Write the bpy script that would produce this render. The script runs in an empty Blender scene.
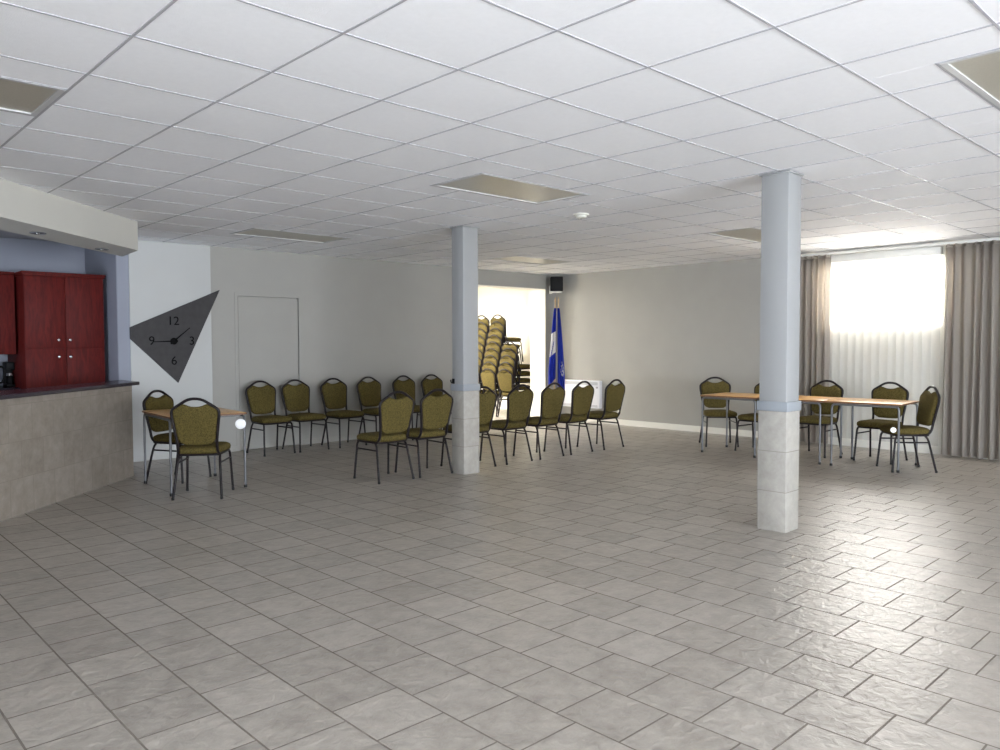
import bpy, bmesh, math, random
from mathutils import Vector, Matrix
random.seed(7)
PI = math.pi
S = bpy.context.scene
COL = S.collection
H = 2.659          # ceiling height
XR, YL = 10.682, 9.76   # right wall plane, far left wall plane

# ------------------------------------------------------------------ materials
def lin(c):
    c = c / 255.0
    return c / 12.92 if c <= 0.04045 else ((c + 0.055) / 1.055) ** 2.4
def rgb(r, g, b): return (lin(r), lin(g), lin(b), 1.0)

class NT:
    def __init__(s, name):
        s.m = bpy.data.materials.new(name); s.m.use_nodes = True
        s.t = s.m.node_tree; s.n = s.t.nodes; s.l = s.t.links
        s.b = s.n['Principled BSDF']
    def new(s, t, **kw):
        x = s.n.new(t)
        for k, v in kw.items():
            if k in x.inputs.keys() if hasattr(x.inputs, 'keys') else False: x.inputs[k].default_value = v
            else: setattr(x, k, v)
        return x
    def link(s, a, b): s.l.new(a, b)

def mat(name, col, rough=0.5, metal=0.0, noise=0.0, nscale=20.0, bump=0.0, bscale=60.0, spec=0.5):
    t = NT(name)
    t.b.inputs['Base Color'].default_value = col
    t.b.inputs['Roughness'].default_value = rough
    t.b.inputs['Metallic'].default_value = metal
    t.b.inputs['Specular IOR Level'].default_value = spec
    tc = t.new('ShaderNodeTexCoord')
    if noise > 0:
        nz = t.new('ShaderNodeTexNoise'); nz.inputs['Scale'].default_value = nscale; nz.inputs['Detail'].default_value = 4
        t.link(tc.outputs['Object'], nz.inputs['Vector'])
        rp = t.new('ShaderNodeValToRGB')
        rp.color_ramp.elements[0].position = 0.3; rp.color_ramp.elements[1].position = 0.7
        rp.color_ramp.elements[0].color = tuple(c * (1 - noise) for c in col[:3]) + (1,)
        rp.color_ramp.elements[1].color = tuple(min(1, c * (1 + noise)) for c in col[:3]) + (1,)
        t.link(nz.outputs['Fac'], rp.inputs['Fac']); t.link(rp.outputs['Color'], t.b.inputs['Base Color'])
    if bump > 0:
        nb = t.new('ShaderNodeTexNoise'); nb.inputs['Scale'].default_value = bscale; nb.inputs['Detail'].default_value = 3
        t.link(tc.outputs['Object'], nb.inputs['Vector'])
        bp = t.new('ShaderNodeBump'); bp.inputs['Strength'].default_value = bump; bp.inputs['Distance'].default_value = 0.004
        t.link(nb.outputs['Fac'], bp.inputs['Height']); t.link(bp.outputs['Normal'], t.b.inputs['Normal'])
    return t.m

def tile_mat(name, c1, c2, grout, bw, rh, off, du, dv, rough=0.35, uax=1, vax=0, mortar=0.0032, relief=0.6, diag=None, rmax=None):
    """running-bond stone tile: u along axis uax, rows stacked along vax (object coordinates)"""
    t = NT(name)
    tc = t.new('ShaderNodeTexCoord')
    sp = t.new('ShaderNodeSeparateXYZ'); t.link(tc.outputs['Object'], sp.inputs[0])
    cb = t.new('ShaderNodeCombineXYZ')
    def ax(i, shift, dst):
        a = t.new('ShaderNodeMath', operation='ADD'); a.inputs[1].default_value = shift
        if i == 'd':   # along the 45 degree direction
            s2 = t.new('ShaderNodeMath', operation='ADD'); t.link(sp.outputs[0], s2.inputs[0]); t.link(sp.outputs[1], s2.inputs[1])
            m2 = t.new('ShaderNodeMath', operation='MULTIPLY'); m2.inputs[1].default_value = 0.70711
            t.link(s2.outputs[0], m2.inputs[0]); t.link(m2.outputs[0], a.inputs[0])
        elif i == 's':
            s2 = t.new('ShaderNodeMath', operation='ADD'); t.link(sp.outputs[0], s2.inputs[0]); t.link(sp.outputs[1], s2.inputs[1])
            t.link(s2.outputs[0], a.inputs[0])
        else: t.link(sp.outputs[i], a.inputs[0])
        t.link(a.outputs[0], cb.inputs[dst])
    ax(uax, du, 0); ax(vax, dv, 1)
    br = t.new('ShaderNodeTexBrick')
    br.offset = off; br.offset_frequency = 2; br.squash = 1.0; br.squash_frequency = 2
    br.inputs['Scale'].default_value = 1.0
    br.inputs['Brick Width'].default_value = bw; br.inputs['Row Height'].default_value = rh
    br.inputs['Mortar Size'].default_value = mortar; br.inputs['Mortar Smooth'].default_value = 0.15
    br.inputs['Bias'].default_value = 0.0
    br.inputs['Color1'].default_value = (0.42, 0.42, 0.42, 1); br.inputs['Color2'].default_value = (0.58, 0.58, 0.58, 1)
    br.inputs['Mortar'].default_value = (0.5, 0.5, 0.5, 1)
    t.link(cb.outputs[0], br.inputs['Vector'])
    n1 = t.new('ShaderNodeTexNoise'); n1.inputs['Scale'].default_value = 9.0; n1.inputs['Detail'].default_value = 8; n1.inputs['Roughness'].default_value = 0.7
    t.link(tc.outputs['Object'], n1.inputs['Vector'])
    mx = t.new('ShaderNodeMath', operation='MULTIPLY_ADD'); mx.inputs[1].default_value = 0.55
    t.link(br.outputs['Color'], mx.inputs[0])
    sc = t.new('ShaderNodeMath', operation='MULTIPLY'); sc.inputs[1].default_value = 0.5; t.link(n1.outputs['Fac'], sc.inputs[0])
    t.link(sc.outputs[0], mx.inputs[2])
    rp = t.new('ShaderNodeValToRGB'); rp.color_ramp.elements[0].position = 0.36; rp.color_ramp.elements[1].position = 0.66
    rp.color_ramp.elements[0].color = c1; rp.color_ramp.elements[1].color = c2
    t.link(mx.outputs[0], rp.inputs['Fac'])
    mg = t.new('ShaderNodeMix'); mg.data_type = 'RGBA'
    t.link(br.outputs['Fac'], mg.inputs[0]); t.link(rp.outputs['Color'], mg.inputs[6]); mg.inputs[7].default_value = grout
    t.link(mg.outputs[2], t.b.inputs['Base Color'])
    # roughness
    rr = t.new('ShaderNodeMapRange'); rr.inputs['To Min'].default_value = rough; rr.inputs['To Max'].default_value = rmax or rough + 0.12
    t.link(n1.outputs['Fac'], rr.inputs['Value'])
    rg = t.new('ShaderNodeMix'); rg.data_type = 'FLOAT'
    t.link(br.outputs['Fac'], rg.inputs[0]); t.link(rr.outputs[0], rg.inputs[2]); rg.inputs[3].default_value = 0.85
    t.link(rg.outputs[0], t.b.inputs['Roughness'])
    sg = t.new('ShaderNodeMix'); sg.data_type = 'FLOAT'; t.link(br.outputs['Fac'], sg.inputs[0]); sg.inputs[2].default_value = 0.5; sg.inputs[3].default_value = 0.05
    t.link(sg.outputs[0], t.b.inputs['Specular IOR Level'])
    # relief
    n2 = t.new('ShaderNodeTexNoise'); n2.inputs['Scale'].default_value = 18.0; n2.inputs['Detail'].default_value = 4; n2.inputs['Distortion'].default_value = 0.6
    t.link(tc.outputs['Object'], n2.inputs['Vector'])
    hg = t.new('ShaderNodeMath', operation='MULTIPLY_ADD'); hg.inputs[1].default_value = -0.7
    t.link(br.outputs['Fac'], hg.inputs[0]); t.link(n2.outputs['Fac'], hg.inputs[2])
    bp = t.new('ShaderNodeBump'); bp.inputs['Strength'].default_value = relief; bp.inputs['Distance'].default_value = 0.006
    t.link(hg.outputs[0], bp.inputs['Height']); t.link(bp.outputs['Normal'], t.b.inputs['Normal'])
    return t.m

def fabric_mat(name, dark, light, scale=55):
    t = NT(name)
    tc = t.new('ShaderNodeTexCoord')
    v = t.new('ShaderNodeTexVoronoi'); v.inputs['Scale'].default_value = scale
    n = t.new('ShaderNodeTexNoise'); n.inputs['Scale'].default_value = scale * 0.8; n.inputs['Detail'].default_value = 3
    t.link(tc.outputs['Object'], v.inputs['Vector']); t.link(tc.outputs['Object'], n.inputs['Vector'])
    a = t.new('ShaderNodeMath', operation='MULTIPLY_ADD'); a.inputs[1].default_value = 0.5
    t.link(v.outputs['Distance'], a.inputs[0])
    h = t.new('ShaderNodeMath', operation='MULTIPLY'); h.inputs[1].default_value = 0.7; t.link(n.outputs['Fac'], h.inputs[0])
    t.link(h.outputs[0], a.inputs[2])
    rp = t.new('ShaderNodeValToRGB'); rp.color_ramp.elements[0].position = 0.38; rp.color_ramp.elements[1].position = 0.68
    rp.color_ramp.elements[0].color = dark; rp.color_ramp.elements[1].color = light
    t.link(a.outputs[0], rp.inputs['Fac']); t.link(rp.outputs['Color'], t.b.inputs['Base Color'])
    t.b.inputs['Roughness'].default_value = 0.9
    t.b.inputs['Specular IOR Level'].default_value = 0.15
    return t.m

def wood_mat(name, c1, c2, rough=0.35, scale=(6, 1.2, 6)):
    t = NT(name)
    tc = t.new('ShaderNodeTexCoord'); mp = t.new('ShaderNodeMapping'); mp.inputs['Scale'].default_value = scale
    t.link(tc.outputs['Object'], mp.inputs['Vector'])
    n = t.new('ShaderNodeTexNoise'); n.inputs['Scale'].default_value = 4; n.inputs['Detail'].default_value = 6; n.inputs['Distortion'].default_value = 1.2
    t.link(mp.outputs[0], n.inputs['Vector'])
    rp = t.new('ShaderNodeValToRGB'); rp.color_ramp.elements[0].position = 0.3; rp.color_ramp.elements[1].position = 0.7
    rp.color_ramp.elements[0].color = c1; rp.color_ramp.elements[1].color = c2
    t.link(n.outputs['Fac'], rp.inputs['Fac']); t.link(rp.outputs['Color'], t.b.inputs['Base Color'])
    t.b.inputs['Roughness'].default_value = rough
    if rough > 0.5: t.b.inputs['Specular IOR Level'].default_value = 0.2
    return t.m

def sheer_mat(name, col, transp=0.3, tl_mix=0.55):
    t = NT(name)
    out = t.n['Material Output']
    tr = t.new('ShaderNodeBsdfTransparent'); tl = t.new('ShaderNodeBsdfTranslucent'); df = t.new('ShaderNodeBsdfDiffuse')
    tl.inputs['Color'].default_value = col; df.inputs['Color'].default_value = col
    tc = t.new('ShaderNodeTexCoord'); wv = t.new('ShaderNodeTexNoise'); wv.inputs['Scale'].default_value = 300
    t.link(tc.outputs['Object'], wv.inputs['Vector'])
    mr = t.new('ShaderNodeMapRange'); mr.inputs['To Min'].default_value = transp * 0.8; mr.inputs['To Max'].default_value = transp * 1.2
    t.link(wv.outputs['Fac'], mr.inputs['Value'])
    m1 = t.new('ShaderNodeMixShader'); m1.inputs[0].default_value = tl_mix
    t.link(df.outputs[0], m1.inputs[1]); t.link(tl.outputs[0], m1.inputs[2])
    m2 = t.new('ShaderNodeMixShader'); t.link(mr.outputs[0], m2.inputs[0])
    t.link(m1.outputs[0], m2.inputs[1]); t.link(tr.outputs[0], m2.inputs[2])
    t.link(m2.outputs[0], out.inputs['Surface'])
    return t.m

def glass_mat(name):
    t = NT(name); out = t.n['Material Output']
    tr = t.new('ShaderNodeBsdfTransparent'); gl = t.new('ShaderNodeBsdfGlossy'); gl.inputs['Roughness'].default_value = 0.03
    fr = t.new('ShaderNodeFresnel'); fr.inputs['IOR'].default_value = 1.45
    m = t.new('ShaderNodeMixShader'); t.link(fr.outputs[0], m.inputs[0]); t.link(tr.outputs[0], m.inputs[1]); t.link(gl.outputs[0], m.inputs[2])
    t.link(m.outputs[0], out.inputs['Surface'])
    return t.m

def emit_mat(name, col, strength):
    t = NT(name)
    t.b.inputs['Base Color'].default_value = col
    t.b.inputs['Emission Color'].default_value = col; t.b.inputs['Emission Strength'].default_value = strength
    return t.m

M = {}
M['lamp'] = emit_mat('lit lamp diffuser', (1.0, 0.95, 0.88, 1), 6.0)
M['wall'] = mat('grey wall paint', rgb(160, 158, 152), 0.6, noise=0.02, nscale=3, bump=0.08, bscale=250)
M['bulk'] = mat('off white bulkhead paint', rgb(192, 190, 182), 0.6, noise=0.02, nscale=3, bump=0.05, bscale=250)
M['panel'] = mat('white wall board paint', rgb(186, 187, 185), 0.55, noise=0.015, nscale=3)
M['kwall'] = mat('blue grey kitchen paint', rgb(142, 146, 158), 0.6, noise=0.03, nscale=3)
M['white'] = mat('store room white paint', rgb(236, 233, 224), 0.6, noise=0.015, nscale=3)
M['winwall'] = mat('pale paint below window', rgb(222, 220, 212), 0.6, noise=0.015, nscale=3)
M['ctile'] = mat('white ceiling tile', rgb(245, 245, 247), 0.8, noise=0.015, nscale=40, bump=0.25, bscale=180)
M['cgrid'] = mat('grey ceiling grid metal', rgb(176, 175, 180), 0.5, spec=0.3)
M['floor'] = tile_mat('grey beige floor tile', rgb(128, 121, 112), rgb(180, 173, 163), rgb(122, 115, 107), 0.30, 0.306, 0.6667, -0.06 + 18, -3.37 + 0.306 * 40, rough=0.26, rmax=0.42, relief=1.0, mortar=0.0042)
M['bartile'] = tile_mat('grey bar front tile', rgb(112, 104, 95), rgb(152, 143, 133), rgb(136, 129, 121), 0.30, 0.306, 0.5, 30, 3.06, rough=0.35, uax='d', vax=2, relief=0.3)
M['coltile'] = tile_mat('pale marbled column tile', rgb(142, 138, 131), rgb(178, 174, 166), rgb(138, 135, 128), 6.0, 0.30, 0.5, 3, 3.0, rough=0.35, uax='s', vax=2, relief=0.15, mortar=0.003)
M['colpaint'] = mat('pale grey column paint', rgb(150, 151, 151), 0.5, noise=0.01, nscale=5)
M['band'] = mat('mid grey band paint', rgb(140, 145, 150), 0.45, noise=0.01, nscale=5)
M['fabric'] = fabric_mat('olive patterned fabric', rgb(52, 45, 22), rgb(95, 84, 45), 110)
M['frame'] = mat('dark bronze metal tube', rgb(28, 22, 25), 0.4, 0.0, noise=0.1, nscale=30, spec=0.25)
M['rubber'] = mat('black rubber', rgb(22, 21, 22), 0.7, noise=0.1)
M['tabletop'] = wood_mat('orange laminate tabletop', rgb(192, 142, 80), rgb(222, 176, 112), 0.3)
M['edge'] = mat('brown table edge', rgb(120, 84, 58), 0.5, noise=0.1)
M['steel'] = mat('grey painted steel tube', rgb(106, 107, 110), 0.4, 0.3, noise=0.04, nscale=20)
M['glint'] = mat('white flash glint', rgb(250, 250, 250), 0.3, noise=0.01)  # surface of the discs that imitate flash reflections
M['cherry'] = wood_mat('cherry cabinet veneer', rgb(70, 14, 12), rgb(98, 25, 20), 0.6, (8, 8, 1.2))
M['chrome'] = mat('satin nickel', rgb(205, 205, 205), 0.22, 0.9, noise=0.02)
M['black'] = mat('black plastic', rgb(14, 14, 16), 0.6, noise=0.1, spec=0.2)
M['speaker'] = mat('black speaker shell', rgb(12, 12, 13), 0.8, noise=0.1, spec=0.1)
M['ctop'] = mat('dark laminate countertop', rgb(38, 32, 44), 0.25, noise=0.2, nscale=60)
M['clock'] = mat('charcoal clock face', rgb(56, 54, 55), 0.7, noise=0.12, nscale=14)
M['clockblk'] = mat('black clock lettering', rgb(6, 6, 6), 0.6, noise=0.05, spec=0.1)
M['curtain'] = sheer_mat('taupe grey curtain cloth', rgb(186, 179, 170), 0.0, 0.08)
M['rail'] = mat('white curtain rail', rgb(220, 220, 216), 0.4, noise=0.01)
M['sheer'] = sheer_mat('white sheer fabric', rgb(236, 235, 230), 0.36, 0.3)
M['glass'] = glass_mat('window glass')
M['upvc'] = mat('white window frame', rgb(232, 232, 230), 0.35, noise=0.01)
M['heater'] = mat('white heater enamel', rgb(226, 227, 232), 0.35, noise=0.01)
M['heatgrille'] = mat('grey heater grille', rgb(165, 166, 172), 0.5, noise=0.02)
M['diff'] = mat('unlit prismatic diffuser', rgb(178, 173, 158), 0.3, noise=0.05, nscale=90, bump=0.1, bscale=220, spec=0.7)
M['trof'] = mat('light fitting trim', rgb(196, 196, 196), 0.4, noise=0.01)
M['detector'] = mat('ivory detector plastic', rgb(214, 212, 202), 0.4, noise=0.01)
M['pole'] = wood_mat('pale flagpole wood', rgb(176, 148, 112), rgb(200, 176, 140), 0.4)
M['blue'] = mat('royal blue flag cloth', rgb(24, 52, 172), 0.75, noise=0.08, nscale=30)
M['flagwhite'] = mat('white flag cloth', rgb(222, 222, 226), 0.75, noise=0.03, nscale=30)

# ------------------------------------------------------------------ mesh helpers
def B(): return bmesh.new()
def obj(name, bm, m, parent=None, smooth=True, ang=35, loc=None):
    bmesh.ops.recalc_face_normals(bm, faces=bm.faces)
    me = bpy.data.meshes.new(name); bm.to_mesh(me); bm.free()
    ms = m if isinstance(m, (list, tuple)) else [m]
    for x in ms: me.materials.append(x)
    if smooth:
        me.polygons.foreach_set('use_smooth', [True] * len(me.polygons))
        me.set_sharp_from_angle(angle=math.radians(ang))
    o = bpy.data.objects.new(name, me); COL.objects.link(o)
    if parent: o.parent = parent
    if loc: o.location = loc
    return o
def empty(name, loc=(0, 0, 0), rz=0):
    o = bpy.data.objects.new(name, None); COL.objects.link(o)
    o.location = loc; o.rotation_euler = (0, 0, rz); o.empty_display_size = 0.1
    return o
def tag(o, label=None, cat=None, group=None, kind=None):
    if label: o['label'] = label
    if cat: o['category'] = cat
    if group: o['group'] = group
    if kind: o['kind'] = kind
    return o
def thing(name, label, cat, loc=(0, 0, 0), rz=0, group=None):
    return tag(empty(name, loc, rz), label, cat, group)
def struct(name, bm, m, parent=None, **kw):
    o = obj(name, bm, m, parent, **kw)
    if parent is None: o['kind'] = 'structure'
    return o
def kids(o): return [c for c in COL.objects if c.parent == o]
def copy_tree(o, parent=None, tree=None):
    c = o.copy(); COL.objects.link(c)
    if parent: c.parent = parent
    for ch in list(o.children): copy_tree(ch, c)
    return c

def box(bm, x0, x1, y0, y1, z0, z1, bev=0.0, mi=0):
    r = bmesh.ops.create_cube(bm, size=1.0)
    vs = r['verts']
    for v in vs:
        v.co = Vector(((x0 + x1) / 2 + v.co.x * (x1 - x0), (y0 + y1) / 2 + v.co.y * (y1 - y0), (z0 + z1) / 2 + v.co.z * (z1 - z0)))
    fs = set(f for v in vs for f in v.link_faces)
    for f in fs: f.material_index = mi
    if bev > 0:
        es = list(set(e for v in vs for e in v.link_edges))
        bmesh.ops.bevel(bm, geom=es, offset=bev, segments=2, affect='EDGES', profile=0.5)
    return bm
def prism(bm, pts, z0, z1, f=None):
    """extrude a plan polygon; f maps (a,b,c)->(x,y,z)"""
    f = f or (lambda a, b, c: (a, b, c))
    lo = [bm.verts.new(f(a, b, z0)) for a, b in pts]; hi = [bm.verts.new(f(a, b, z1)) for a, b in pts]
    n = len(pts)
    bm.faces.new(lo[::-1]); bm.faces.new(hi)
    for i in range(n): bm.faces.new((lo[i], lo[(i + 1) % n], hi[(i + 1) % n], hi[i]))
    return bm
def smooth_path(pts, r=0.03, n=4, closed=False):
    """round the corners of a polyline"""
    P = [Vector(p) for p in pts]; out = []
    N = len(P)
    for i in range(N):
        if not closed and i in (0, N - 1): out.append(P[i]); continue
        a, b, c = P[i - 1], P[i], P[(i + 1) % N]
        ra = min(r, (a - b).length * 0.45); rc = min(r, (c - b).length * 0.45)
        p0 = b + (a - b).normalized() * ra; p2 = b + (c - b).normalized() * rc
        for k in range(n + 1):
            t = k / n
            out.append(p0 * (1 - t) ** 2 + b * 2 * t * (1 - t) + p2 * t * t)
    return out
def tube(bm, pts, rad, seg=8, closed=False, cap=True):
    P = [Vector(p) for p in pts]; N = len(P); rings = []
    up = None
    for i in range(N):
        if closed: d = (P[(i + 1) % N] - P[i - 1])
        else: d = P[min(i + 1, N - 1)] - P[max(i - 1, 0)]
        d.normalize()
        if up is None:
            up = Vector((0, 0, 1)) if abs(d.z) < 0.9 else Vector((0, 1, 0))
        s = d.cross(up); s.normalize(); u = s.cross(d); u.normalize(); up = u
        rr = rad[i] if isinstance(rad, (list, tuple)) else rad
        rings.append([bm.verts.new(P[i] + (s * math.cos(2 * PI * k / seg) + u * math.sin(2 * PI * k / seg)) * rr) for k in range(seg)])
    for i in range(N if closed else N - 1):
        a, b = rings[i], rings[(i + 1) % N]
        for k in range(seg): bm.faces.new((a[k], a[(k + 1) % seg], b[(k + 1) % seg], b[k]))
    if cap and not closed:
        bm.faces.new(rings[0][::-1]); bm.faces.new(rings[-1])
    return bm
def lathe(bm, prof, c=(0, 0, 0), seg=20, axis='z'):
    rings = []
    for r, h in prof:
        ring = []
        for k in range(seg):
            a = 2 * PI * k / seg
            p = (r * math.cos(a), r * math.sin(a), h)
            if axis == 'y': p = (p[0], p[2], p[1])
            if axis == 'x': p = (p[2], p[0], p[1])
            ring.append(bm.verts.new((p[0] + c[0], p[1] + c[1], p[2] + c[2])))
        rings.append(ring)
    for a, b in zip(rings, rings[1:]):
        for k in range(seg): bm.faces.new((a[k], a[(k + 1) % seg], b[(k + 1) % seg], b[k]))
    bm.faces.new(rings[0][::-1]); bm.faces.new(rings[-1])
    return bm
def layers(bm, rings):
    """loft closed rings of equal length, capped"""
    R = [[bm.verts.new(p) for p in ring] for ring in rings]; n = len(R[0])
    for a, b in zip(R, R[1:]):
        for k in range(n): bm.faces.new((a[k], a[(k + 1) % n], b[(k + 1) % n], b[k]))
    bm.faces.new(R[0][::-1]); bm.faces.new(R[-1])
    return bm
def text_mesh(txt, size, depth, bold=0.0):
    cu = bpy.data.curves.new('numeral', 'FONT'); cu.body = txt; cu.size = size; cu.extrude = depth; cu.offset = bold
    cu.align_x = 'CENTER'; cu.align_y = 'CENTER'
    o = bpy.data.objects.new('numeral_source', cu); COL.objects.link(o)
    bpy.context.view_layer.update()
    me = bpy.data.meshes.new_from_object(o.evaluated_get(bpy.context.evaluated_depsgraph_get()))
    bpy.data.objects.remove(o); bpy.data.curves.remove(cu)
    return me

# ------------------------------------------------------------------ the setting
FIX = [(-0.098, 1.122, 4.264, 4.874), (3.865, 5.085, 4.264, 4.874), (3.865, 5.085, 7.92, 8.53),
       (7.827, 9.047, 7.92, 8.53), (7.827, 9.047, 4.264, 4.874), (3.865, 5.085, 0.607, 1.217)]
bm = box(B(), -2.7, 11.8, -7.2, 13.4, -0.12, 0.0)
struct('floor', bm, M['floor'], smooth=False)

T = 0.6096
def rects_minus(r, cut):
    x0, x1, y0, y1 = r; a0, a1, b0, b1 = cut
    if a1 <= x0 + 1e-4 or a0 >= x1 - 1e-4 or b1 <= y0 + 1e-4 or b0 >= y1 - 1e-4: return [r]
    out = []
    if a0 > x0: out.append((x0, a0, y0, y1))
    if a1 < x1: out.append((a1, x1, y0, y1))
    m0, m1 = max(x0, a0), min(x1, a1)
    if b0 > y0: out.append((m0, m1, y0, b0))
    if b1 < y1: out.append((m0, m1, b1, y1))
    return out
bm = B()
g = 0.006
for i in range(-8, 16):
    for j in range(-17, 13):
        x0, y0 = 1.7315 + i * T, 2.74 + j * T
        rs = [(max(x0, -2.5), min(x0 + T, XR), max(y0, -7.0), min(y0 + T, YL))]
        for f in FIX: rs = [q for r in rs for q in rects_minus(r, f)]
        for a, b, c, d in rs:
            if b - a < 0.05 or d - c < 0.05: continue
            box(bm, a + 0.001, b - 0.001, c + 0.001, d - 0.001, H + 0.003, H + 0.02)
ce = struct('ceiling', bm, M['ctile'], smooth=False)
bm = box(B(), -2.7, 11.8, -7.2, 13.4, H + 0.06, H + 0.16)
tb = []
for i in range(-8, 17):      # the exposed metal grid above the tile edges
    x = 1.7315 + i * T
    if -2.5 < x < XR: tb.append((x - 0.006, x + 0.006, -7.0, YL, 0.0))
for j in range(-17, 13):
    y = 2.74 + j * T
    if -7 < y < YL: tb.append((-2.5, XR, y - 0.006, y + 0.006, 0.0003))
for a, b, c, d, gz in tb:
    rs = [(a, b, c, d)]
    for f in FIX: rs = [q for r in rs for q in rects_minus(r, (f[0] + 0.013, f[1] - 0.013, f[2] + 0.013, f[3] - 0.013))]
    for q in rs: box(bm, *q, H + gz, H + 0.06)
for f in FIX:
    for q in ((f[0] - .006, f[0] + .006, f[2] - .006, f[3] + .006), (f[1] - .006, f[1] + .006, f[2] - .006, f[3] + .006),
              (f[0], f[1], f[2] - .006, f[2] + .006), (f[0], f[1], f[3] - .006, f[3] + .006)):
        box(bm, *q, H + 0.0006, H + 0.06)
obj('ceiling_grid', bm, M['cgrid'], ce, smooth=False)

# far left wall (with flush door and wide opening)
bm = B()
DX0, DX1, DZ = 4.515, 5.395, 2.045
OX0, OX1, OZ = 8.38, 10.40, 2.405
WT = 0.37
box(bm, 3.03, DX0, YL, YL + WT, 0, H + 0.05); box(bm, DX1, OX0, YL, YL + WT, 0, H + 0.05)
box(bm, DX0, DX1, YL, YL + WT, DZ, H + 0.05); box(bm, OX0, OX1, YL, YL + WT, OZ, H + 0.05)
box(bm, OX1, XR + 0.3, YL, YL + WT, 0, H + 0.05)
box(bm, DX0, DX1, YL + 0.06, YL + WT, 0, DZ)
struct('wall_left', bm, M['wall'], smooth=False)
bm = box(B(), DX0 + 0.008, DX1 - 0.008, YL + 0.008, YL + 0.05, 0.008, DZ - 0.01, bev=0.002)
d1 = struct('door_1', bm, M['wall'], smooth=False)
bm = B(); 
box(bm, DX0 - 0.045, DX0 - 0.002, YL - 0.006, YL + 0.001, 0, DZ + 0.045); box(bm, DX1 + 0.002, DX1 + 0.045, YL - 0.006, YL + 0.001, 0, DZ + 0.045)
box(bm, DX0 - 0.002, DX1 + 0.002, YL - 0.006, YL + 0.001, DZ + 0.002, DZ + 0.045)
obj('door_frame', bm, M['wall'], d1, smooth=False)
# white jamb lining of the opening
bm = B()
box(bm, OX1 - 0.012, OX1 + 0.0, YL - 0.004, YL + WT + 0.01, 0, OZ); box(bm, OX0, OX0 + 0.012, YL - 0.004, YL + WT + 0.01, 0, OZ)
box(bm, OX0 + .012, OX1 - .012, YL - 0.004, YL + WT + 0.01, OZ - 0.012, OZ)
struct('trim_1', bm, M['white'], smooth=False)
bm = box(B(), 3.165, 4.150, 9.738, YL + 0.004, 0.0, H, bev=0.003)
struct('trim_2', bm, M['panel'], smooth=False)

bm = box(B(), 3.03, 3.165, 9.752, YL + 0.004, 0, H, bev=0.002)  # bulkhead's shade on the wall, painted as a blue grey strip
struct('wall_shade_strip', bm, M['kwall'], smooth=False)
# right wall with windows
W1 = (3.24, 4.74, 1.62, 2.49)
def wall_x(bm, x0, x1, y0, y1, wins):
    ys = sorted(wins); cur = y0
    for a, b, c, d in ys:
        box(bm, x0, x1, cur, a, 0, H + 0.05); box(bm, x0, x1, a, b, 0, c); box(bm, x0, x1, a, b, d, H + 0.05); cur = b
    box(bm, x0, x1, cur, y1, 0, H + 0.05)
bm = B(); box(bm, XR, XR + 0.28, 5.2, YL, 0, H + 0.05)
struct('wall_right', bm, M['wall'], smooth=False)
bm = B(); wall_x(bm, XR, XR + 0.28, -7.2, 5.2, [W1])
struct('wall_window_side', bm, M['winwall'], smooth=False)
def window(n, x, win, inward=-1):
    a, b, c, d = win
    bm = B(); w = 0.03
    x0, x1 = x - 0.03, x + 0.03
    box(bm, x0, x1, a, b, c, c + w, 0.004); box(bm, x0, x1, a, b, d - w, d, 0.004)
    box(bm, x0, x1, a, a + w, c + w, d - w, 0.004); box(bm, x0, x1, b - w, b, c + w, d - w, 0.004)
    m = (a + b) / 2; box(bm, x0, x1, m - 0.025, m + 0.025, c + w, d - w, 0.004)
    o = struct('window_%d' % n, bm, M['upvc'], smooth=False)
    bm = box(B(), x - 0.004, x + 0.004, a + w, m - 0.025, c + w, d - w); box(bm, x - 0.004, x + 0.004, m + 0.025, b - w, c + w, d - w)
    obj('window_pane', bm, M['glass'], o, smooth=False)
window(1, XR + 0.16, W1)
# wall on the camera's left / behind, closing the room
W3 = (-3.2, 1.2, 0.12, 2.3)  # unseen window, added for cool light from behind the camera
bm = B(); wall_x(bm, -2.75, -2.5, -7.2, 5.6, [W3])
struct('wall_back', bm, M['wall'], smooth=False)
window(2, -2.62, W3)  # frame of the added unseen window
W4 = (-2.0, 4.5, 0.12, 2.3)  # unseen opening, added to let fill light reach the ceiling
bm = box(B(), -2.75, W4[0], -7.25, -7.0, 0, H + 0.05); box(bm, W4[1], XR + 0.28, -7.25, -7.0, 0, H + 0.05)
box(bm, W4[0], W4[1], -7.25, -7.0, 0, W4[2]); box(bm, W4[0], W4[1], -7.25, -7.0, W4[3], H + 0.05)
struct('wall_near', bm, M['wall'], smooth=False)
# kitchen recess
KX, KY = 3.03, 10.98
bm = box(B(), -2.75, -0.3, 5.57, 5.8, 0, H + 0.05); wall_x(bm, -0.5, -0.3, 5.8, KY, [(7.2, 9.6, 1.0, 2.2)])  # unseen side opening, added to brighten the kitchen
struct('wall_kitchen_left', bm, M['kwall'], smooth=False)
bm = box(B(), -0.5, KX + 0.2, KY, KY + 0.2, 0, H + 0.05)
struct('wall_kitchen_back', bm, M['kwall'], smooth=False)
bm = box(B(), KX, KX + 0.2, YL + WT, KY, 0, H + 0.05); box(bm, KX - 0.004, KX, YL + 0.002, YL + WT, 0, H + 0.05)
struct('wall_kitchen_right', bm, M['kwall'], smooth=False)
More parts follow.
